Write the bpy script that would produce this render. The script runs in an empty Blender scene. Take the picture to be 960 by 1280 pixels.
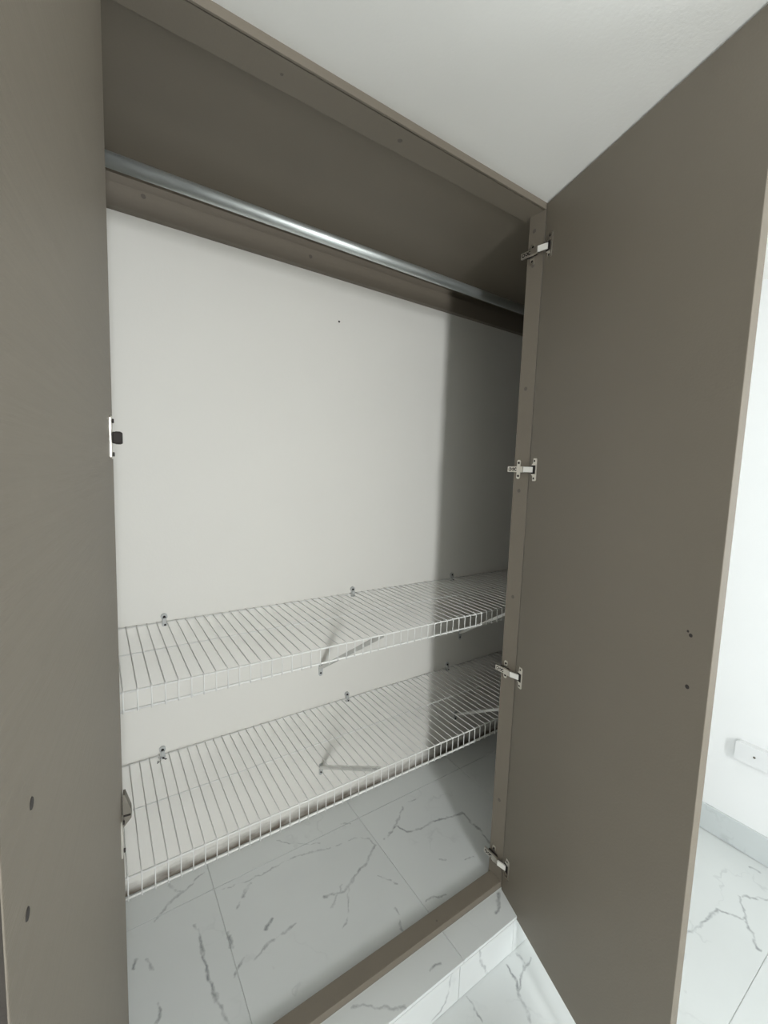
import bpy, bmesh, math, random
from mathutils import Vector, Matrix
from math import radians, sin, cos, pi
random.seed(4)
SC = bpy.context.scene
COL = SC.collection

# ------------------------------------------------------------------ camera
H = 1.391                                   # camera height above the room floor
cam_d = bpy.data.cameras.new('camera')
cam = bpy.data.objects.new('camera', cam_d); COL.objects.link(cam)
RT = Vector((0.83011675, -0.55653628, 0.034257))
UP = Vector((0.02679798, 0.10118705, 0.99450644))
FW = Vector((0.55694528, 0.82463844, -0.09891111))
cam.matrix_world = Matrix(((RT.x, UP.x, -FW.x, 0), (RT.y, UP.y, -FW.y, 0), (RT.z, UP.z, -FW.z, H), (0, 0, 0, 1)))
cam_d.sensor_fit = 'HORIZONTAL'; cam_d.sensor_width = 36.0
cam_d.lens = 537.66 / 960 * 36.0
cam_d.clip_start = 0.01
SC.camera = cam

# ------------------------------------------------------------------ light
SC.view_settings.view_transform = 'Standard'
SC.view_settings.look = 'None'
SC.view_settings.gamma = 1.0
SC.view_settings.use_curve_mapping = False
SC.view_settings.exposure = 0.0
W = bpy.data.worlds.new('sky'); SC.world = W; W.use_nodes = True
W.node_tree.nodes['Background'].inputs[0].default_value = (0.80, 0.90, 1.0, 1)
W.node_tree.nodes['Background'].inputs[1].default_value = 1.0

def area(name, loc, direction, sx, sy, power, color):
    l = bpy.data.lights.new(name, 'AREA'); l.shape = 'RECTANGLE'; l.size = sx; l.size_y = sy
    l.energy = power; l.color = color
    o = bpy.data.objects.new(name, l); COL.objects.link(o)
    o.location = loc
    o.rotation_euler = Vector(direction).to_track_quat('-Z', 'Y').to_euler()
    return o
# daylight through the glazed door in the rear wall and through the window in the left wall
REAR = -2.2; LEFT = -2.0
DX0, DX1 = -0.24, 0.14                       # rear doorway
WY0, WY1, WZ0, WZ1 = -1.25, -0.25, 0.60, 1.95  # left window
RY0, RY1, RZ0, RZ1 = -1.45, -0.45, 0.55, 1.95  # right window
area('daylight_sky', (-0.02, REAR-0.06, 1.64), (0, 1, 0), 0.22, 0.72, 47, (0.965, 0.99, 1.0))
area('daylight_ground', (-0.06, REAR-0.06, 0.60), (0, 1, 0), 0.26, 1.10, 12, (0.965, 0.99, 1.0))
area('daylight_window', (LEFT-0.06, (WY0+WY1)/2, (WZ0+WZ1)/2), (1, 0, 0), WY1-WY0, WZ1-WZ0, 27, (0.93, 0.98, 1.0))
area('daylight_side', (2.06, (RY0+RY1)/2, (RZ0+RZ1)/2), (-1, 0, 0.45), RY1-RY0, RZ1-RZ0, 20, (0.92, 0.98, 1.0))

# ------------------------------------------------------------------ dimensions (metres)
CEIL = H + 0.7175
XP = 1.0143; Y1 = 0.7828; Y2 = 0.8337; YW = 1.3577; YH = 0.8555; YSI = 0.8281
ZHU = H + 0.7013                            # underside of the header
ZP = H - 1.2817                             # top of the tiled platform
ZST = ZP + 0.022                            # top of the sill board
YL = 0.6983                                 # platform nose
XR = 1.9991                                 # right wall
XL0 = 0.018                                 # inner face of the left post
CXL, CXR = -0.16, 1.80                      # closet side walls
YS = 0.9593                                 # front of the wire shelves
ZU = H - 0.46; ZL = H - 0.8662              # shelf heights

# ------------------------------------------------------------------ materials
def nm(name):
    m = bpy.data.materials.new(name); m.use_nodes = True
    nt = m.node_tree; b = nt.nodes['Principled BSDF']
    return m, nt, b
def nod(nt, t, **kw):
    n = nt.nodes.new(t)
    for k, v in kw.items(): setattr(n, k, v)
    return n
def mat_plain(name, col, rough=0.5, metal=0.0):
    m, nt, b = nm(name)
    b.inputs['Base Color'].default_value = (*col, 1); b.inputs['Roughness'].default_value = rough
    b.inputs['Metallic'].default_value = metal
    return m
def mat_paint(name, col, var=0.06, scale=6, rough=0.5, bump=0.15, stretch=(1, 1, 1), bscale=180):
    m, nt, b = nm(name)
    tc = nod(nt, 'ShaderNodeNewGeometry')
    mp = nod(nt, 'ShaderNodeMapping'); mp.inputs['Scale'].default_value = stretch
    nt.links.new(tc.outputs['Position'], mp.inputs[0])
    n = nod(nt, 'ShaderNodeTexNoise'); n.inputs['Scale'].default_value = scale; n.inputs['Detail'].default_value = 6
    nt.links.new(mp.outputs[0], n.inputs['Vector'])
    mx = nod(nt, 'ShaderNodeMix', data_type='RGBA')
    mx.inputs[6].default_value = (*[c*(1-var) for c in col], 1); mx.inputs[7].default_value = (*[min(1, c*(1+var)) for c in col], 1)
    nt.links.new(n.outputs[0], mx.inputs[0]); nt.links.new(mx.outputs[2], b.inputs['Base Color'])
    b.inputs['Roughness'].default_value = rough
    n2 = nod(nt, 'ShaderNodeTexNoise'); n2.inputs['Scale'].default_value = bscale; n2.inputs['Detail'].default_value = 4
    nt.links.new(mp.outputs[0], n2.inputs['Vector'])
    bp = nod(nt, 'ShaderNodeBump'); bp.inputs['Strength'].default_value = bump; bp.inputs['Distance'].default_value = 0.001
    nt.links.new(n2.outputs[0], bp.inputs['Height']); nt.links.new(bp.outputs[0], b.inputs['Normal'])
    return m
GREY = (0.184, 0.158, 0.123)
M_GREY = mat_paint('grey_paint', GREY, 0.05, 5, 0.55, 0.25, (1, 1, 1), 220)
M_DOOR = mat_paint('brushed_grey_paint', GREY, 0.09, 8, 0.5, 0.5, (0.8, 0.8, 22), 20)
M_DOOR2 = mat_paint('rolled_grey_paint', GREY, 0.04, 6, 0.5, 0.3, (1, 1, 1), 240)
M_WALL = mat_paint('white_wall_paint', (0.80, 0.785, 0.735), 0.02, 3, 0.65, 0.2)
M_ROOM = mat_paint('white_room_paint', (0.85, 0.86, 0.855), 0.015, 3, 0.65, 0.2)
M_CEIL = mat_paint('white_ceiling_paint', (0.86, 0.85, 0.815), 0.02, 4, 0.75, 0.25)
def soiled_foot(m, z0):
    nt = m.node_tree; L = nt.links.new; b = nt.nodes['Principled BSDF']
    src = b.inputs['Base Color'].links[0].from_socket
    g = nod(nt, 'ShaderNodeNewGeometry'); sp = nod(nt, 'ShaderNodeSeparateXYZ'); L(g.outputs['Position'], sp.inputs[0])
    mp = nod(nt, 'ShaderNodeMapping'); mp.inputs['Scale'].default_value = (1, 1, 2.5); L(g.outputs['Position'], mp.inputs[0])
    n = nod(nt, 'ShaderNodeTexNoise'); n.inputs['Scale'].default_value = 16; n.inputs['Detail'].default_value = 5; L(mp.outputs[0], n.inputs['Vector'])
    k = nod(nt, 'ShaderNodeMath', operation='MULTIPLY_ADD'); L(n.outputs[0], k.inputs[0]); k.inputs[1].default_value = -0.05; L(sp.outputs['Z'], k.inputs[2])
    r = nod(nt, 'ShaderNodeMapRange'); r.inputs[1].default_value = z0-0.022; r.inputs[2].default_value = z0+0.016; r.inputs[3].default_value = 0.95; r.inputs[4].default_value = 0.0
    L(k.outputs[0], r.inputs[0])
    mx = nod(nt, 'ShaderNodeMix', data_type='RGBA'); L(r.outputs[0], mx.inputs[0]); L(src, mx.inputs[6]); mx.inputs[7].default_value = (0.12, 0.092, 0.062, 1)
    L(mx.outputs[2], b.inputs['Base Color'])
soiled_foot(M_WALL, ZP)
M_WIRE = mat_plain('white_coated_wire', (0.80, 0.80, 0.77), 0.35)
M_BRKT = mat_plain('white_painted_steel', (0.78, 0.78, 0.75), 0.35)
M_CHROME = mat_plain('nickel_plated_steel', (0.72, 0.69, 0.63), 0.28, 1.0)
M_LINK = mat_plain('bright_steel', (0.88, 0.86, 0.80), 0.3, 0.25)
M_DARK = mat_plain('dark_steel', (0.022, 0.018, 0.016), 0.5, 0.0)
M_DARK.node_tree.nodes['Principled BSDF'].inputs['Specular IOR Level'].default_value = 0.15
M_HOLE = mat_plain('bare_dark_hole', (0.03, 0.025, 0.022), 0.9)
M_GROUT = mat_paint('grout', (0.66, 0.675, 0.66), 0.06, 40, 0.85, 0.3)
M_PLASTIC = mat_plain('white_plastic', (0.78, 0.79, 0.79), 0.35)
M_RAW = mat_paint('worn_door_edge', (0.026, 0.021, 0.016), 0.35, 30, 0.9, 0.5)
def mat_rod():
    m, nt, b = nm('galvanised_steel')
    g = nod(nt, 'ShaderNodeNewGeometry')
    mp = nod(nt, 'ShaderNodeMapping'); mp.inputs['Scale'].default_value = (10, 60, 60)
    nt.links.new(g.outputs['Position'], mp.inputs[0])
    n = nod(nt, 'ShaderNodeTexNoise'); n.inputs['Scale'].default_value = 2.0; n.inputs['Detail'].default_value = 5
    nt.links.new(mp.outputs[0], n.inputs['Vector'])
    r = nod(nt, 'ShaderNodeMapRange'); r.inputs[3].default_value = 0.34; r.inputs[4].default_value = 0.55
    nt.links.new(n.outputs[0], r.inputs[0]); nt.links.new(r.outputs[0], b.inputs['Roughness'])
    mx = nod(nt, 'ShaderNodeMix', data_type='RGBA')
    mx.inputs[6].default_value = (0.55, 0.59, 0.585, 1); mx.inputs[7].default_value = (0.74, 0.78, 0.77, 1)
    nt.links.new(n.outputs[0], mx.inputs[0]); nt.links.new(mx.outputs[2], b.inputs['Base Color'])
    b.inputs['Metallic'].default_value = 0.85
    return m
M_ROD = mat_rod()

# marble: each vein is a polyline lying on the tile (metres), plus faint random veining
def vein_group():
    g = bpy.data.node_groups.new('vein_segment', 'ShaderNodeTree')
    I = g.interface
    for n, t in (('P', 'NodeSocketVector'), ('A', 'NodeSocketVector'), ('BA', 'NodeSocketVector'), ('IL', 'NodeSocketFloat'), ('IW', 'NodeSocketFloat'), ('S', 'NodeSocketFloat'), ('Prev', 'NodeSocketFloat')):
        I.new_socket(n, in_out='INPUT', socket_type=t)
    I.new_socket('V', in_out='OUTPUT', socket_type='NodeSocketFloat')
    gi = g.nodes.new('NodeGroupInput'); go = g.nodes.new('NodeGroupOutput')
    def vm(op):
        n = g.nodes.new('ShaderNodeVectorMath'); n.operation = op; return n
    def mt(op, clamp=False):
        n = g.nodes.new('ShaderNodeMath'); n.operation = op; n.use_clamp = clamp; return n
    L = g.links.new
    pa = vm('SUBTRACT'); L(gi.outputs['P'], pa.inputs[0]); L(gi.outputs['A'], pa.inputs[1])
    dt = vm('DOT_PRODUCT'); L(pa.outputs[0], dt.inputs[0]); L(gi.outputs['BA'], dt.inputs[1])
    h = mt('MULTIPLY', True); L(dt.outputs['Value'], h.inputs[0]); L(gi.outputs['IL'], h.inputs[1])
    sc = vm('SCALE'); L(gi.outputs['BA'], sc.inputs[0]); L(h.outputs[0], sc.inputs['Scale'])
    ds = vm('DISTANCE'); L(pa.outputs[0], ds.inputs[0]); L(sc.outputs[0], ds.inputs[1])
    k = mt('MULTIPLY'); L(ds.outputs['Value'], k.inputs[0]); L(gi.outputs['IW'], k.inputs[1])
    s = mt('SUBTRACT', True); s.inputs[0].default_value = 1.0; L(k.outputs[0], s.inputs[1])
    q = mt('MULTIPLY'); L(s.outputs[0], q.inputs[0]); L(gi.outputs['S'], q.inputs[1])
    mx = mt('MAXIMUM'); L(q.outputs[0], mx.inputs[0]); L(gi.outputs['Prev'], mx.inputs[1])
    L(mx.outputs[0], go.inputs['V'])
    return g
VG = vein_group()
def mat_marble(name, veins, base=(0.70, 0.725, 0.715), random_veins=0.5):
    m, nt, b = nm(name); L = nt.links.new
    geo = nod(nt, 'ShaderNodeNewGeometry')
    wn = nod(nt, 'ShaderNodeTexNoise'); wn.inputs['Scale'].default_value = 38; wn.inputs['Detail'].default_value = 5
    L(geo.outputs['Position'], wn.inputs['Vector'])
    sb = nod(nt, 'ShaderNodeVectorMath', operation='SUBTRACT'); sb.inputs[1].default_value = (0.5, 0.5, 0.5); L(wn.outputs['Color'], sb.inputs[0])
    sl = nod(nt, 'ShaderNodeVectorMath', operation='SCALE'); sl.inputs['Scale'].default_value = 0.026; L(sb.outputs[0], sl.inputs[0])
    ad = nod(nt, 'ShaderNodeVectorMath', operation='ADD'); L(geo.outputs['Position'], ad.inputs[0]); L(sl.outputs[0], ad.inputs[1])
    last = None
    for w, pts in veins:
        for a, c in zip(pts, pts[1:]):
            g = nod(nt, 'ShaderNodeGroup'); g.node_tree = VG
            ba = Vector(c) - Vector(a)
            L(ad.outputs[0], g.inputs['P']); g.inputs['A'].default_value = a; g.inputs['BA'].default_value = ba
            g.inputs['IL'].default_value = 1/max(ba.length_squared, 1e-8); g.inputs['IW'].default_value = 1/(0.0024+0.0018*w)
            g.inputs['S'].default_value = 0.42+0.24*w
            if last: L(last.outputs[0], g.inputs['Prev'])
            last = g
    # patchy strength along the vein
    n2 = nod(nt, 'ShaderNodeTexNoise'); n2.inputs['Scale'].default_value = 22; n2.inputs['Detail'].default_value = 3
    L(geo.outputs['Position'], n2.inputs['Vector'])
    pr = nod(nt, 'ShaderNodeMapRange'); pr.inputs[1].default_value = 0.32; pr.inputs[2].default_value = 0.62; pr.inputs[3].default_value = 0.35; pr.inputs[4].default_value = 1.0
    L(n2.outputs[0], pr.inputs[0])
    # faint random veins, a different cut of stone for each tile
    oi = nod(nt, 'ShaderNodeObjectInfo')
    rs = nod(nt, 'ShaderNodeMath', operation='MULTIPLY'); rs.inputs[1].default_value = 37.0; L(oi.outputs['Random'], rs.inputs[0])
    ro = nod(nt, 'ShaderNodeVectorMath', operation='ADD'); L(ad.outputs[0], ro.inputs[0]); L(rs.outputs[0], ro.inputs[1])
    n3 = nod(nt, 'ShaderNodeTexNoise'); n3.inputs['Scale'].default_value = 3.2; n3.inputs['Detail'].default_value = 4; n3.inputs['Roughness'].default_value = 0.55
    L(ro.outputs[0], n3.inputs['Vector'])
    s1 = nod(nt, 'ShaderNodeMath', operation='SUBTRACT'); s1.inputs[1].default_value = 0.5; L(n3.outputs[0], s1.inputs[0])
    s2 = nod(nt, 'ShaderNodeMath', operation='ABSOLUTE'); L(s1.outputs[0], s2.inputs[0])
    s3 = nod(nt, 'ShaderNodeMapRange'); s3.inputs[1].default_value = 0.0; s3.inputs[2].default_value = 0.010; s3.inputs[3].default_value = 1.0; s3.inputs[4].default_value = 0.0
    L(s2.outputs[0], s3.inputs[0])
    n4 = nod(nt, 'ShaderNodeTexNoise'); n4.inputs['Scale'].default_value = 5.0; L(ro.outputs[0], n4.inputs['Vector'])
    s4 = nod(nt, 'ShaderNodeMapRange'); s4.inputs[1].default_value = 0.52; s4.inputs[2].default_value = 0.68; s4.inputs[3].default_value = 0.0; s4.inputs[4].default_value = random_veins
    L(n4.outputs[0], s4.inputs[0])
    s5 = nod(nt, 'ShaderNodeMath', operation='MULTIPLY'); L(s3.outputs[0], s5.inputs[0]); L(s4.outputs[0], s5.inputs[1])
    out = s5
    if last:
        pm = nod(nt, 'ShaderNodeMath', operation='MULTIPLY'); L(last.outputs[0], pm.inputs[0]); L(pr.outputs[0], pm.inputs[1])
        mx = nod(nt, 'ShaderNodeMath', operation='MAXIMUM'); L(pm.outputs[0], mx.inputs[0]); L(s5.outputs[0], mx.inputs[1]); out = mx
    cl = nod(nt, 'ShaderNodeTexNoise'); cl.inputs['Scale'].default_value = 4.0; cl.inputs['Detail'].default_value = 3; L(ro.outputs[0], cl.inputs['Vector'])
    c1 = nod(nt, 'ShaderNodeMix', data_type='RGBA'); L(cl.outputs[0], c1.inputs[0])
    c1.inputs[6].default_value = (*[q*0.94 for q in base], 1); c1.inputs[7].default_value = (*[q*1.05 for q in base], 1)
    c2 = nod(nt, 'ShaderNodeMix', data_type='RGBA'); L(out.outputs[0], c2.inputs[0]); L(c1.outputs[2], c2.inputs[6])
    c2.inputs[7].default_value = (0.17, 0.185, 0.195, 1)
    L(c2.outputs[2], b.inputs['Base Color'])
    b.inputs['Roughness'].default_value = 0.28
    return m
CV = [(1,[(0.486,1.309),(0.545,1.259),(0.605,1.222)]),(1,[(0.289,1.23),(0.344,1.22),(0.404,1.217),(0.483,1.22),(0.541,1.213),(0.64,1.186),(0.719,1.177),(0.758,1.154),(0.766,1.116)]),(2,[(0.766,1.116),(0.711,1.078),(0.649,1.055),(0.596,1.03),(0.539,1.047)]),(1,[(0.624,1.045),(0.573,0.962),(0.546,0.937)]),(2,[(0.947,1.201),(0.876,1.15),(0.806,1.117)]),(2,[(0.872,1.152),(0.884,1.127),(0.889,1.102),(0.938,1.089),(1.007,1.087),(1.086,1.067),(1.121,1.057),(1.12,1.011),(1.119,0.967),(1.111,0.919),(1.11,0.885)]),(2,[(0.154,1.331),(0.172,1.291),(0.189,1.285),(0.139,1.263),(0.106,1.234)]),(1,[(0.189,1.285),(0.237,1.312),(0.265,1.325)]),(1.5,[(0.367,1.206),(0.34,1.183),(0.313,1.154)]),(2,[(0.199,1.169),(0.205,1.113),(0.202,1.043),(0.208,0.974),(0.217,0.929),(0.224,0.896)]),(2,[(0.386,1.066),(0.362,1.05)]),(1.5,[(0.44,1.024),(0.392,1.014),(0.362,1.014),(0.314,0.995)]),(2.5,[(0.274,1.095),(0.27,1.059)]),(1.5,[(0.286,1.013),(0.261,0.983)]),(1.5,[(0.091,1.023),(0.096,1.006),(0.083,0.986)]),(1.5,[(0.701,0.904),(0.693,0.872),(0.679,0.847)]),(1,[(0.713,1.015),(0.75,0.962)]),(1,[(0.919,0.962),(0.936,0.948)]),(1,[(0.991,0.914),(1.022,0.904)]),(1,[(0.793,0.876),(0.852,0.855)]),(1,[(0.709,1.253),(0.737,1.24)]),(1,[(0.981,1.21),(1.013,1.211)]),(2,[(0.048,1.138),(0.056,1.158)]),(1.5,[(0.079,1.144),(0.092,1.105)]),(1,[(0.548,1.007),(0.601,1.052)]),(1.5,[(0.48,0.772),(0.506,0.761),(0.525,0.739),(0.551,0.721),(0.587,0.702)]),(2.5,[(0.995,0.772),(0.964,0.749),(0.945,0.74)]),(2,[(0.693,0.731),(0.715,0.725)])]
RV = [(1.5,[(0.839,0.102),(0.834,0.078),(0.86,0.028),(0.875,0.006)]),(1.5,[(0.73,0.09),(0.72,0.039),(0.698,0.015),(0.671,0.012)])]
FV = [(2,[(0.938,0.684),(0.929,0.652),(0.911,0.621),(0.901,0.591),(0.886,0.566)]),(1.5,[(0.982,0.689),(0.981,0.66),(0.966,0.651),(0.947,0.646),(0.914,0.624)]),(1.5,[(1.013,0.657),(0.969,0.65)]),(1.5,[(0.788,0.688),(0.784,0.655),(0.782,0.633)]),(2,[(1.439,0.468),(1.482,0.445),(1.515,0.433),(1.581,0.429),(1.65,0.417),(1.667,0.394),(1.683,0.365),(1.701,0.363),(1.77,0.401)]),(2,[(1.696,0.361),(1.655,0.336),(1.615,0.309),(1.615,0.301)]),(2,[(1.776,0.392),(1.801,0.371),(1.846,0.335)]),(2,[(1.936,0.416),(1.945,0.392)])]
BV = [(2,[(0.5,0.017),(0.478,0.05),(0.45,0.086)]),(2,[(0.586,0.063),(0.539,0.081)]),(2,[(0.572,0.107),(0.536,0.094)])]
CV3 = [(w, [(x, y, ZP) for x, y in p]) for w, p in CV]
RV3 = [(w, [(x, YL, z) for x, z in p]) for w, p in RV]
FV3 = [(w, [(x, y, 0.0) for x, y in p]) for w, p in FV]
BV3 = [(w, [(XR, y, z) for y, z in p]) for w, p in BV]
def near(veins, x0, x1, y0, y1, m=0.02):
    out = []
    for w, p in veins:
        for a, c in zip(p, p[1:]):
            if max(a[0], c[0]) > x0-m and min(a[0], c[0]) < x1+m and max(a[1], c[1]) > y0-m and min(a[1], c[1]) < y1+m: out.append((w, [a, c]))
    return out
M_MARBLE_R = mat_marble('veined_marble_riser', RV3, random_veins=0.15)
M_MARBLE_F = mat_marble('veined_marble_plain', [], random_veins=0.35)
M_MARBLE_B = mat_marble('veined_marble_skirting', BV3, base=(0.60, 0.635, 0.635), random_veins=0.3)

# ------------------------------------------------------------------ mesh helpers
def box(bm, lo, hi, mi=0, bev=0.0):
    r = bmesh.ops.create_cube(bm, size=1.0)
    vs = r['verts']
    for v in vs:
        v.co = Vector([lo[i] + (v.co[i]+0.5)*(hi[i]-lo[i]) for i in range(3)])
    fs = list({f for v in vs for f in v.link_faces})
    for f in fs: f.material_index = mi
    if bev > 0:
        es = list({e for v in vs for e in v.link_edges})
        r = bmesh.ops.bevel(bm, geom=es, offset=bev, segments=2, affect='EDGES', profile=0.6)
        for f in r['faces']: f.material_index = mi
def frame_of(d):
    d = d.normalized(); u = Vector((0, 0, 1)) if abs(d.z) < 0.9 else Vector((1, 0, 0))
    a = d.cross(u).normalized(); return a, d.cross(a).normalized()
def tube(bm, pts, r, n=8, mi=0, cap=True):
    pts = [Vector(p) for p in pts]; rings = []
    a = None
    for i, p in enumerate(pts):
        d = (pts[min(i+1, len(pts)-1)] - pts[max(i-1, 0)]).normalized()
        if a is None: a, b = frame_of(d)
        else:
            a = (a - d*a.dot(d)).normalized(); b = d.cross(a)
        rings.append([bm.verts.new(p + (a*cos(2*pi*k/n) + b*sin(2*pi*k/n))*r) for k in range(n)])
    for q, s in zip(rings, rings[1:]):
        for k in range(n):
            f = bm.faces.new((q[k], q[(k+1) % n], s[(k+1) % n], s[k])); f.smooth = True; f.material_index = mi
    if cap:
        f = bm.faces.new(rings[0][::-1]); f.material_index = mi
        f = bm.faces.new(rings[-1]); f.material_index = mi
def disc(bm, c, nrm, r, h, n=12, mi=0, sy=1.0):
    """short cylinder standing on a surface at c along nrm, optionally squeezed along one axis"""
    c = Vector(c); nrm = Vector(nrm).normalized(); a, b = frame_of(nrm)
    lo = [bm.verts.new(c + a*cos(2*pi*k/n)*r*sy + b*sin(2*pi*k/n)*r) for k in range(n)]
    hi = [bm.verts.new(c + nrm*h + a*cos(2*pi*k/n)*r*sy*0.9 + b*sin(2*pi*k/n)*r*0.9) for k in range(n)]
    for k in range(n):
        f = bm.faces.new((lo[k], lo[(k+1) % n], hi[(k+1) % n], hi[k])); f.material_index = mi
    f = bm.faces.new(hi); f.material_index = mi
    f = bm.faces.new(lo[::-1]); f.material_index = mi
def prism(bm, poly, d, mi=0):
    """extrude the planar polygon poly (3-D points) by vector d"""
    lo = [bm.verts.new(Vector(p)) for p in poly]; hi = [bm.verts.new(Vector(p)+Vector(d)) for p in poly]
    n = len(lo)
    fs = [bm.faces.new(lo[::-1]), bm.faces.new(hi)]
    for k in range(n): fs.append(bm.faces.new((lo[k], lo[(k+1) % n], hi[(k+1) % n], hi[k])))
    for f in fs: f.material_index = mi
def obj(name, bm, mats, parent=None, world=None):
    if world is not None: bmesh.ops.transform(bm, matrix=world.inverted(), verts=bm.verts)
    bmesh.ops.recalc_face_normals(bm, faces=bm.faces)
    me = bpy.data.meshes.new(name); bm.to_mesh(me); bm.free()
    for m in (mats if isinstance(mats, (list, tuple)) else [mats]): me.materials.append(m)
    o = bpy.data.objects.new(name, me); COL.objects.link(o)
    if parent: o.parent = parent
    return o
def tag(o, label=None, cat=None, group=None, kind=None):
    if label: o['label'] = label
    if cat: o['category'] = cat
    if group: o['group'] = group
    if kind: o['kind'] = kind
    return o
def boxobj(name, lo, hi, mat, parent=None, bev=0.0, world=None):
    bm = bmesh.new(); box(bm, lo, hi, 0, bev); return obj(name, bm, mat, parent, world)
def struct(name, boxes, mat, label=None):
    bm = bmesh.new()
    for lo, hi in boxes: box(bm, lo, hi)
    return tag(obj(name, bm, mat), label, None, None, 'structure')
def empty(name, loc, label, cat):
    o = bpy.data.objects.new(name, None); COL.objects.link(o); o.location = loc; o.empty_display_size = 0.1
    return tag(o, label, cat)
TILE = {}
def tile(parent, lo, hi, mat, gap=0.0008, bev=0.0006):
    """one tile with eased edges; tiles of one size share a mesh"""
    lo = Vector(lo); hi = Vector(hi); s = hi - lo
    th = min(range(3), key=lambda i: s[i])
    for i in range(3):
        if i != th: lo[i] += gap; hi[i] -= gap
    s = hi - lo; c = (lo+hi)/2
    key = (round(s.x, 4), round(s.y, 4), round(s.z, 4), mat.name)
    if key not in TILE:
        bm = bmesh.new(); box(bm, -s/2, s/2)
        es = [e for e in bm.edges]
        bmesh.ops.bevel(bm, geom=es, offset=bev, segments=1, affect='EDGES')
        o = obj('tile', bm, mat, parent); TILE[key] = o.data
    else:
        o = bpy.data.objects.new('tile', TILE[key]); COL.objects.link(o); o.parent = parent
    o.location = c - parent.location
    return o
def cuts(a, b, start, step):
    ks = [a]; k = math.ceil((a-start)/step + 1e-6)
    while start + k*step < b - 1e-6:
        ks.append(start+k*step); k += 1
    return ks + [b]

# ------------------------------------------------------------------ room shell
T = 0.12
floor = struct('floor', [((LEFT-T, REAR-T, -0.15), (XR+T, YW+T, -0.003))], M_GROUT, 'bright room floor of white veined marble tiles')
xs = cuts(LEFT, XR, 1.09, 1.016); ys = cuts(REAR, YL+0.003, 0.286, 0.508)
for xa, xb in zip(xs, xs[1:]):
    for ya, yb in zip(ys, ys[1:]):
        v = near(FV3, xa, xb, ya, yb)
        tile(floor, (xa, ya, -0.010), (xb, yb, 0.0), mat_marble('veined_marble_floor', v, random_veins=0.25) if v else M_MARBLE_F)
ys2 = [YL+0.003, Y1]                                        # strip of tile up to the wall beside the platform
# raised tiled platform the closet stands on
PX0, PX1 = CXL, CXR
plat = struct('floor.001', [((PX0, YL+0.008, -0.003), (PX1, YW, ZP-0.003))], M_GROUT, 'raised step of veined marble tile that carries the closet floor')
xs = cuts(PX0, PX1, 0.2675, 0.5085)
for xa, xb in zip(xs, xs[1:]):
    for ya, yb in ((YL-0.0005, 1.2455), (1.2455, YW)):
        tile(plat, (xa, ya, ZP-0.009), (xb, yb, ZP), mat_marble('veined_marble_platform', near(CV3, xa, xb, ya, yb), random_veins=0.15))
xs = [PX0, 0.04, 0.254, 0.508, 0.7625, 0.976, 1.23, 1.484, PX1]
for xa, xb in zip(xs, xs[1:]):
    tile(plat, (xa, YL, 0.0005), (xb, YL+0.009, ZP-0.0092), M_MARBLE_R)
struct('ceiling', [((LEFT-T, REAR-T, CEIL), (XR+T, YW+T, CEIL+T))], M_CEIL, 'plain white painted ceiling above the closet')
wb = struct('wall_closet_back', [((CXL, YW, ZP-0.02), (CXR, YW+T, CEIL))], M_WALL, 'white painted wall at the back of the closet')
struct('wall_closet_left', [((CXL-T, Y1+0.02, 0), (CXL, YW+T, CEIL))], M_GREY)
struct('wall_closet_right', [((CXR, Y1+0.02, 0), (CXR+T, YW+T, CEIL))], M_GREY)
struct('wall_front_left', [((LEFT, Y1, 0), (XL0-0.06, Y1+0.05, CEIL))], M_ROOM)
struct('wall_front_right', [((XP+0.06, Y1, 0), (XR, Y1+0.05, CEIL))], M_ROOM)
struct('wall_right', [((XR, RY1, 0), (XR+T, YW+T, CEIL)), ((XR, REAR-T, 0), (XR+T, RY0, CEIL)), ((XR, RY0, 0), (XR+T, RY1, RZ0)), ((XR, RY0, RZ1), (XR+T, RY1, CEIL))], M_ROOM, 'bright white side wall beyond the right closet door')
struct('wall_left', [((LEFT-T, REAR-T, 0), (LEFT, WY0, CEIL)), ((LEFT-T, WY1, 0), (LEFT, YW+T, CEIL)),
                     ((LEFT-T, WY0, 0), (LEFT, WY1, WZ0)), ((LEFT-T, WY0, WZ1), (LEFT, WY1, CEIL))], M_ROOM)
struct('wall_rear', [((LEFT, REAR-T, 0), (DX0, REAR, CEIL)), ((DX1, REAR-T, 0), (XR, REAR, CEIL)), ((DX0, REAR-T, 2.0), (DX1, REAR, CEIL))], M_GREY)
# skirting of cut marble tile along the right wall
bb = struct('baseboard_right', [((XR-0.0045, REAR, 0.0005), (XR+0.01, Y1, 0.106))], M_GROUT, 'cut marble tile skirting along the bright side wall')
ys = cuts(REAR, Y1, 0.286, 0.508)
for ya, yb in zip(ys, ys[1:]):
    tile(bb, (XR-0.010, ya, 0.001), (XR, yb, 0.107), M_MARBLE_B)
# nail hole in the back wall
bm = bmesh.new(); disc(bm, (0.706, YW, H+0.4945), (0, -1, 0), 0.0035, 0.0008, 10); obj('nail', bm, M_DARK, wb)

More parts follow.
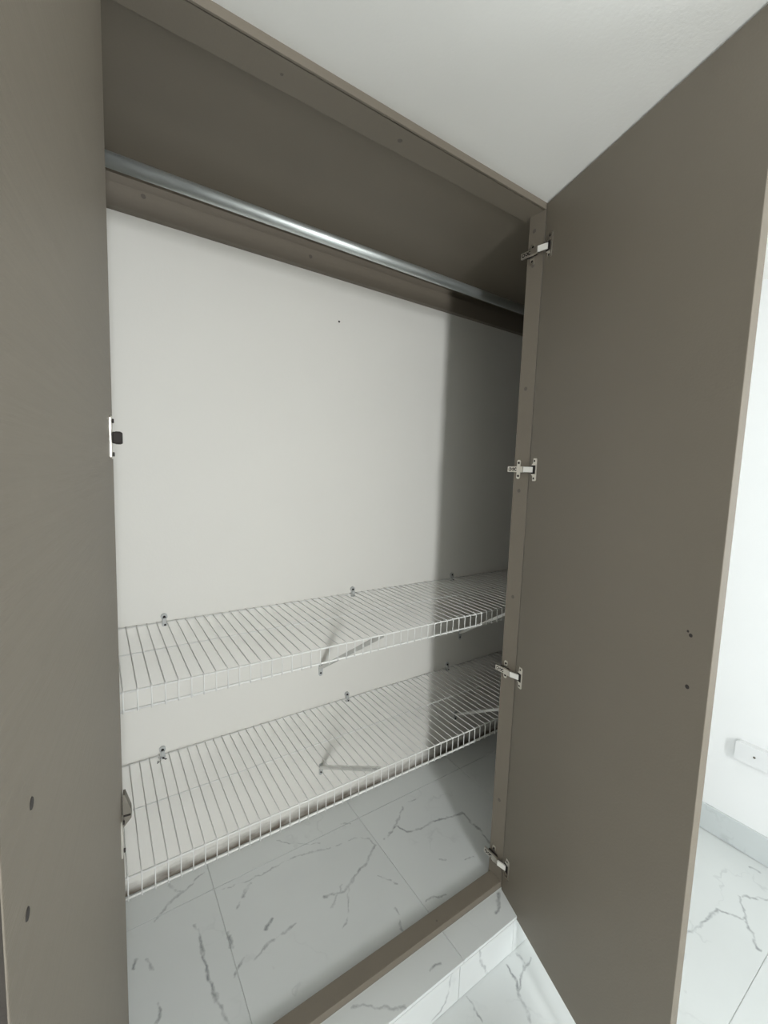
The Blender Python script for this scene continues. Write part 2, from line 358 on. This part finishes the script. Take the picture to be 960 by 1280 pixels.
# ------------------------------------------------------------------ the built-in closet: frame, panels, added front lining, doors
closet = empty('built_in_closet', (0.52, Y1, ZP), 'grey painted built-in closet with its frame and two tall flat doors standing open', 'closet')
CW = Matrix.Translation(closet.location)
boxobj('post', (XL0-0.06, Y1, ZP), (XL0, Y2, ZHU), M_GREY, closet, 0.001, CW)
boxobj('post', (XP, Y1, ZP), (XP+0.06, Y2, ZHU), M_GREY, closet, 0.0004, CW)
boxobj('header', (XL0-0.06, Y1+0.0075, ZHU), (XP+0.06, YH, CEIL), M_GREY, closet, 0.001, CW)
boxobj('header_trim', (XL0-0.06, Y1, ZHU-0.0005), (XP+0.06, Y1+0.0045, CEIL), M_GREY, closet, 0.0006, CW)
boxobj('sill', (XL0, Y1, ZP), (XP, YSI, ZST), M_GREY, closet, 0.0015, CW)
boxobj('ceiling_panel', (CXL, YH, CEIL-0.003), (CXR, YW, CEIL), M_GREY, closet, 0, CW)
boxobj('added_shade_lining', (XP+0.06, Y2, ZP), (CXR, Y2+0.012, CEIL-0.003), M_GREY, closet, 0, CW)  # added unseen grey panel, cuts light bouncing into the shadowed closet end
boxobj('added_shade_lining', (CXL, Y2, ZP), (XL0-0.06, Y2+0.012, CEIL-0.003), M_GREY, closet, 0, CW)  # same added panel behind the left front wall
boxobj('backing_board', (CXL, YW-0.008, H+0.66), (CXR, YW, CEIL-0.003), M_GREY, closet, 0, CW)
boxobj('rear_batten', (CXL, YW-0.022, H+0.6294), (CXR, YW, H+0.6875), M_GREY, closet, 0.001, CW)
M_CAULK = mat_paint('dirty_caulk', (0.42, 0.39, 0.30), 0.4, 120, 0.8, 0.3)
def plug(c, n, r=0.0055, mat=None, parent=None, w=None):
    bm = bmesh.new(); disc(bm, c, n, r, 0.0006, 12); return obj('screw_head', bm, mat or M_PLUG, parent or closet, w or CW)
M_PLUG = mat_plain('painted_over_screw', (0.115, 0.10, 0.082), 0.6)
for y, z in [(0.8165, 0.6596), (0.8144, 0.5696), (0.812, -0.0485), (0.8087, -0.361), (0.8115, 0.2387), (0.8098, -1.0067)]:
    plug((XP, y, H+z), (-1, 0, 0))
plug((0.563, 0.8217, ZHU), (0, 0, -1)); plug((0.30, 0.8217, ZHU), (0, 0, -1), 0.003)
plug((0.767, 0.7997, ZST), (0, 0, 1), 0.003)
plug((0.1236, YW-0.022, H+0.675), (0, -1, 0), 0.006); plug((0.588, YW-0.022, H+0.6625), (0, -1, 0), 0.006)

def make_door(hinge_xy, ang, width, y0, y1, z0, z1, label, mat):
    a = radians(ang); dv = Vector((-sin(a), -cos(a), 0)); n = Vector((-dv.y, dv.x, 0))
    M = Matrix(((dv.x, n.x, 0, hinge_xy[0]), (dv.y, n.y, 0, hinge_xy[1]), (0, 0, 1, 0), (0, 0, 0, 1)))
    bm = bmesh.new(); box(bm, (0, y0, z0), (width, y1, z1), 0, 0.0012)
    d = obj('closet_door', bm, mat, closet)
    d.matrix_local = CW.inverted() @ M
    d['label'] = label
    return d, M
DZ0, DZ1 = H-1.2925, H+0.7135
rd, RM = make_door((XP-0.0010, Y1-0.0038), 17.715, 0.5421, 0.0, 0.0157, DZ0, DZ1, 'right door of the closet with three nickel hinges and a bright edge', M_DOOR2)
rd['label'] = 'right closet door, swung out before the bright side wall'
ld, LM = make_door((0.0248, Y1-0.0038), 6.8136, 0.5433, -0.0157, 0.0, DZ0, DZ1, 'left closet door with brush-marked grey paint and two handle holes near its free edge', M_DOOR)

# crumbly caulk where the sill meets the closet tiles
bm = bmesh.new()
rr = random.Random(7)
for k in range(26):
    x = 0.18 + 0.17*k/25; r = rr.uniform(0.003, 0.0065)*(1 if k < 20 else 0.6)
    q = bmesh.ops.create_icosphere(bm, subdivisions=1, radius=r, matrix=Matrix.Translation((x, YSI+rr.uniform(-0.002, 0.006), ZP+0.003+rr.uniform(0, 0.014)*(1 if k < 18 else 0.4))))
    for v in q['verts']: v.co += Vector((rr.uniform(-.001, .001), rr.uniform(-.001, .001), rr.uniform(-.001, .001)))
obj('caulk', bm, M_CAULK, closet, CW)
# hinges of the right door: cup plate on the door, cranked link, arm and cross plate on the post
def right_hinge(z, tilt=0.0):
    bm = bmesh.new()
    # local door coordinates: x along the door, y<0 towards the closet
    u0, u1 = 0.0135, 0.0325
    poly = [(u0+.004, 0, z-.031), (u1-.003, 0, z-.031), (u1, 0, z-.028), (u1, 0, z+.028), (u1-.003, 0, z+.031), (u0+.004, 0, z+.031),
            (u0+.003, 0, z+.018), (u0-.004, 0, z+.012), (u0-.004, 0, z-.012), (u0+.003, 0, z-.018)]
    prism(bm, poly, (0, -0.0018, 0), 0)
    for s in (-1, 1): disc(bm, (0.0225, -0.0018, z+s*0.024), (0, -1, 0), 0.0032, 0.0006, 10, 2)
    box(bm, (0.0105, -0.0030, z-0.0120), (0.0275, -0.0016, z+0.0120), 2, 0.0004)       # dark cup mouth
    # the rest in world coordinates
    wb_ = bmesh.new()
    p0 = RM @ Vector((0.0185, -0.003, z)); p1 = Vector((XP-0.0155, Y1+0.006, z))
    d = (p1-p0); sd = Vector((d.y, -d.x, 0)).normalized()*0.0022
    q = [p0-sd, p0+sd, p1+sd, p1-sd]
    prism(wb_, [v+Vector((0, 0, -0.0075)) for v in q], (0, 0, 0.015), 1)              # bright cranked link
    box(wb_, (XP-0.0165, Y1+0.008, z-0.0085), (XP-0.009, Y1+0.030, z+0.0085), 0, 0.001)
    box(wb_, (XP-0.0150, Y1+0.028, z-0.0080), (XP-0.009, Y1+0.062, z+0.0080), 0, 0.001)   # arm, runs past the post
    box(wb_, (XP-0.009, Y1+0.018, z-0.007), (XP-0.0018, Y1+0.050, z+0.007), 2)
    for yy, r in ((0.053, .0052), (0.0425, .0046), (0.033, .0054)):
        disc(wb_, (XP-0.0150, Y1+yy, z), (-1, 0, 0), r, 0.0007, 12, 2)
        if yy != 0.043: disc(wb_, (XP-0.0157, Y1+yy, z), (-1, 0, 0), r*0.5, 0.0005, 8, 0)
    yc = Y1+0.034
    poly = [(XP, yc-.006, z-.024), (XP, yc-.003, z-.027), (XP, yc+.003, z-.027), (XP, yc+.006, z-.024), (XP, yc+.006, z+.024), (XP, yc+.003, z+.027), (XP, yc-.003, z+.027), (XP, yc-.006, z+.024)]
    prism(wb_, poly, (-0.002, 0, 0), 0)
    for s in (-1, 1): disc(wb_, (XP-0.002, yc, z+s*0.0185), (-1, 0, 0), 0.0036, 0.0008, 10, 2)
    bmesh.ops.transform(wb_, matrix=RM.inverted(), verts=wb_.verts)
    tmp = bpy.data.meshes.new('tmp'); wb_.to_mesh(tmp); wb_.free(); bm.from_mesh(tmp); bpy.data.meshes.remove(tmp)
    return obj('hinge', bm, [M_CHROME, M_LINK, M_DARK], rd)
for z in (H+0.5985, H+0.0128, H-0.5865, H-1.1925): right_hinge(z)
# hinges of the left door, seen along the door face
def left_hinge(z, folded):
    bm = bmesh.new(); u0, u1 = 0.022, 0.042
    poly = [(u0, 0, z-.031), (u1-.003, 0, z-.031), (u1, 0, z-.028), (u1, 0, z+.028), (u1-.003, 0, z+.031), (u0, 0, z+.031)]
    prism(bm, poly, (0, 0.0018, 0), 0)
    for s in (-1, 1): disc(bm, (0.031, 0.0024, z+s*0.024), (0, 1, 0), 0.0034, 0.0022, 10, 2)
    if not folded:
        box(bm, (0.024, 0.0024, z-0.0085), (0.038, 0.0150, z+0.0085), 2, 0.002)
        box(bm, (0.026, 0.0060, z-0.0092), (0.036, 0.0130, z+0.0092), 2, 0.001)
    else:                                                   # pressed arm standing proud above the plate
        zz = z+0.020
        poly = [(0.010, 0.002, zz+.046), (0.010, 0.005, zz+.046), (0.010, 0.013, zz+.018), (0.010, 0.0135, zz+.004), (0.010, 0.002, zz-.010)]
        prism(bm, poly, (0.014, 0, 0), 3)
        box(bm, (0.009, 0.0025, zz+0.009), (0.0252, 0.0125, zz+0.0115), 2)
    return obj('hinge', bm, [M_CHROME, M_LINK, M_DARK, M_PLUG2], ld)
M_PLUG2 = mat_plain('dull_steel', (0.15, 0.135, 0.11), 0.5, 0.2)
left_hinge(H+0.0322, False); left_hinge(H-0.600, True)
def hole(parent, u, z, yy, n, r=0.0035, sy=1.0):
    bm = bmesh.new(); disc(bm, (u, yy, z), (0, n, 0), r, 0.0005, 10, 0, sy); return obj('screw_hole', bm, M_HOLE, parent)
for u, z, r in ((0.4965, H-0.2660, .0022), (0.5022, H-0.2715, .0034), (0.5056, H-0.3640, .0040)): hole(rd, u, z, 0, -1, r)
for u, z in ((0.4938, H-0.1906), (0.5105, H-0.2414)): hole(ld, u, z, 0, 1, 0.0035, 1.0)
# worn, bare strip on the free edge of the left door
bm = bmesh.new(); box(bm, (0.5433, -0.0150, DZ0+0.002), (0.5437, -0.0008, DZ1-0.002)); obj('bare_edge', bm, M_RAW, ld)

# ------------------------------------------------------------------ hanging rod
rod = empty('closet_rod', ((CXL+CXR)/2, 1.10, H+0.603-0.015), 'galvanised steel clothes rod running across the top of the closet', 'rod')
RWm = Matrix.Translation(rod.location)
bm = bmesh.new(); tube(bm, [(CXL, 1.10, H+0.6045), (CXR, 1.10, H+0.6025)], 0.0148, 24); obj('tube', bm, M_ROD, rod, RWm)
for x, s in ((CXL, 1), (CXR, -1)):
    bm = bmesh.new(); disc(bm, (x, 1.10, H+0.6035), (s, 0, 0), 0.028, 0.006, 20); obj('end_socket', bm, M_CHROME, rod, RWm)

# ------------------------------------------------------------------ wire shelves
def arc_wire(ztop, lip, y0, y1):
    pts = [(0, y1, 0), (0, y0+0.006, 0)]
    for k in range(1, 5):
        t = k/4*pi/2; pts.append((0, y0+0.006-0.006*sin(t), -0.006+0.006*cos(t)))
    pts.append((0, y0, -lip-0.004))
    return pts
XW0 = 0.061 - 8*0.0254
def wire_shelf(z, lip, ymid, label, x_end):
    s = empty('wire_shelf', (0.75, (YS+YW)/2, z-lip), label, 'shelf')
    off = s.location
    def loc(p): return Vector(p) - off
    y0, y1 = YS, YW-0.006
    first = None; i = 0; x = XW0
    while x < CXR-0.01:
        if first is None:
            bm = bmesh.new(); tube(bm, arc_wire(z, lip, y0, y1), 0.00135, 5)
            first = obj('wire', bm, M_WIRE, s); o = first
        else:
            o = first.copy(); COL.objects.link(o); o.parent = s
        o.location = loc((x, 0, z)); i += 1; x = XW0 + i*0.0254
    r = 0.0024
    for nme, y, zz, rr in (('rail', y1-0.001, z-0.0032, r), ('rail', ymid, z-0.0032, 0.0019), ('rail', y0+0.0035, z-0.0030, r), ('rail', y0+0.0030, z-lip, 0.0028)):
        bm = bmesh.new(); tube(bm, [(CXL+0.005, y, zz), (x_end, y, zz)], rr, 8); obj(nme, bm, M_WIRE, s, Matrix.Translation(off))
    return s
s1 = wire_shelf(ZU, 0.0421, 1.1563, 'upper white wire shelf, fixed to the wall above the other one', CXR-0.005)
s2 = wire_shelf(ZL, 0.0486, 1.1608, 'lower white wire shelf, nearest the tiled closet floor', CXR-0.005)
def wall_clip(s, x, z, messy=False):
    W4 = Matrix.Translation(s.location)
    bm = bmesh.new()
    poly = []
    for k in range(12):
        t = 2*pi*k/12; poly.append((x+0.009*cos(t), YW, z+0.011+0.009*sin(t)))
    prism(bm, poly, (0, -0.006, 0), 0)
    box(bm, (x-0.0055, YW-0.012, z-0.016), (x+0.0055, YW, z+0.008), 0, 0.0015)
    box(bm, (x-0.0065, YW-0.0135, z-0.014), (x+0.0065, YW-0.010, z-0.006), 0, 0.001)
    c = obj('wall_clip', bm, M_CLIP, s, W4)
    bm = bmesh.new(); disc(bm, (x, YW-0.006, z+0.010), (0, -1, 0), 0.0042, 0.0015, 10)
    disc(bm, (x+0.001, YW-0.0135, z-0.011), (0, -1, 0), 0.003, 0.001, 8)
    if messy:
        for k in range(7):
            t = k*0.9; q = Vector((x-0.004+0.010*cos(t), YW-0.012, z-0.016+0.006*sin(t*1.7)))
            tube(bm, [q, q+Vector((0.007*cos(t*2+1), -0.003, 0.006*sin(t*3)))], 0.0010, 5)
    obj('screw', bm, M_DARK, c, None).matrix_parent_inverse = Matrix.Translation(-s.location)
M_CLIP = mat_plain('cloudy_plastic_clip', (0.50, 0.51, 0.50), 0.3)
for x in (0.1574, 0.7858, 1.2831): wall_clip(s1, x, ZU+0.002)
for x in (0.1471, 0.7737, 1.2815): wall_clip(s2, x, ZL+0.002, x < 0.2)
def brace(s, x, zb, z, lip):
    W4 = Matrix.Translation(s.location)
    p0 = Vector((x, YW-0.006, zb)); p1 = Vector((x, YS+0.012, z-0.010))
    d = (p1-p0).normalized(); up = Vector((1, 0, 0)).cross(d).normalized()
    if up.z < 0: up = -up
    bm = bmesh.new(); w = 0.0080
    def bar(off, t, xa, xb):
        a = p0+up*off; b = p1+up*off
        poly = [a, b, b+up*t, a+up*t]
        prism(bm, [q+Vector((xa, 0, 0)) for q in poly], (xb-xa, 0, 0))
    bar(0.004, 0.0016, -w, w); bar(-0.004, 0.0085, -w, -w+0.0014); bar(-0.004, 0.0085, w-0.0014, w)
    # foot pressed flat against the wall
    poly = [(x-0.008, YW, zb+0.012), (x-0.008, YW, zb-0.024)]
    for k in range(1, 6):
        t = pi + k*pi/6; poly.append((x+0.008*cos(t), YW, zb-0.024+0.008*sin(t)))
    poly += [(x+0.008, YW, zb-0.024), (x+0.008, YW, zb+0.012)]
    prism(bm, poly, (0, -0.0025, 0), 1)
    b = obj('support_brace', bm, [M_BRKT, M_CLIP], s, W4)
    bm = bmesh.new(); disc(bm, (x, YW-0.0025, zb-0.021), (0, -1, 0), 0.0036, 0.0015, 10)
    obj('screw', bm, M_DARK, b, None).matrix_parent_inverse = Matrix.Translation(-s.location)
for x in (0.663, 1.353): brace(s1, x, H-0.722, ZU, 0.0421)
for x in (0.6725, 1.352): brace(s2, x, H-1.110, ZL, 0.0486)

# ------------------------------------------------------------------ outlet box on the right wall
oy, oz = 0.4515, H-1.0005
ob = empty('outlet_box', (XR, oy, oz-0.036), 'white plastic outlet box mounted low on the bright side wall', 'outlet')
OW = Matrix.Translation(ob.location)
def rounded(w, h, r, x):
    pts = []
    for cx, cz, a0 in ((w-r, h-r, 0), (-w+r, h-r, 90), (-w+r, -h+r, 180), (w-r, -h+r, 270)):
        for k in range(5):
            t = radians(a0+k*22.5); pts.append((x, oy+cx+r*cos(t), oz+cz+r*sin(t)))
    return pts
bm = bmesh.new(); prism(bm, rounded(0.055, 0.0335, 0.008, XR), (-0.022, 0, 0)); obj('box_body', bm, M_PLASTIC, ob, OW)
bm = bmesh.new(); prism(bm, rounded(0.0575, 0.036, 0.009, XR-0.022), (-0.006, 0, 0)); 
cp = obj('cover_plate', bm, M_PLASTIC, ob, OW)
bm = bmesh.new(); disc(bm, (XR-0.028, oy, oz), (-1, 0, 0), 0.0042, 0.0012, 12); sc_ = obj('screw', bm, M_PLUG2, cp, OW)
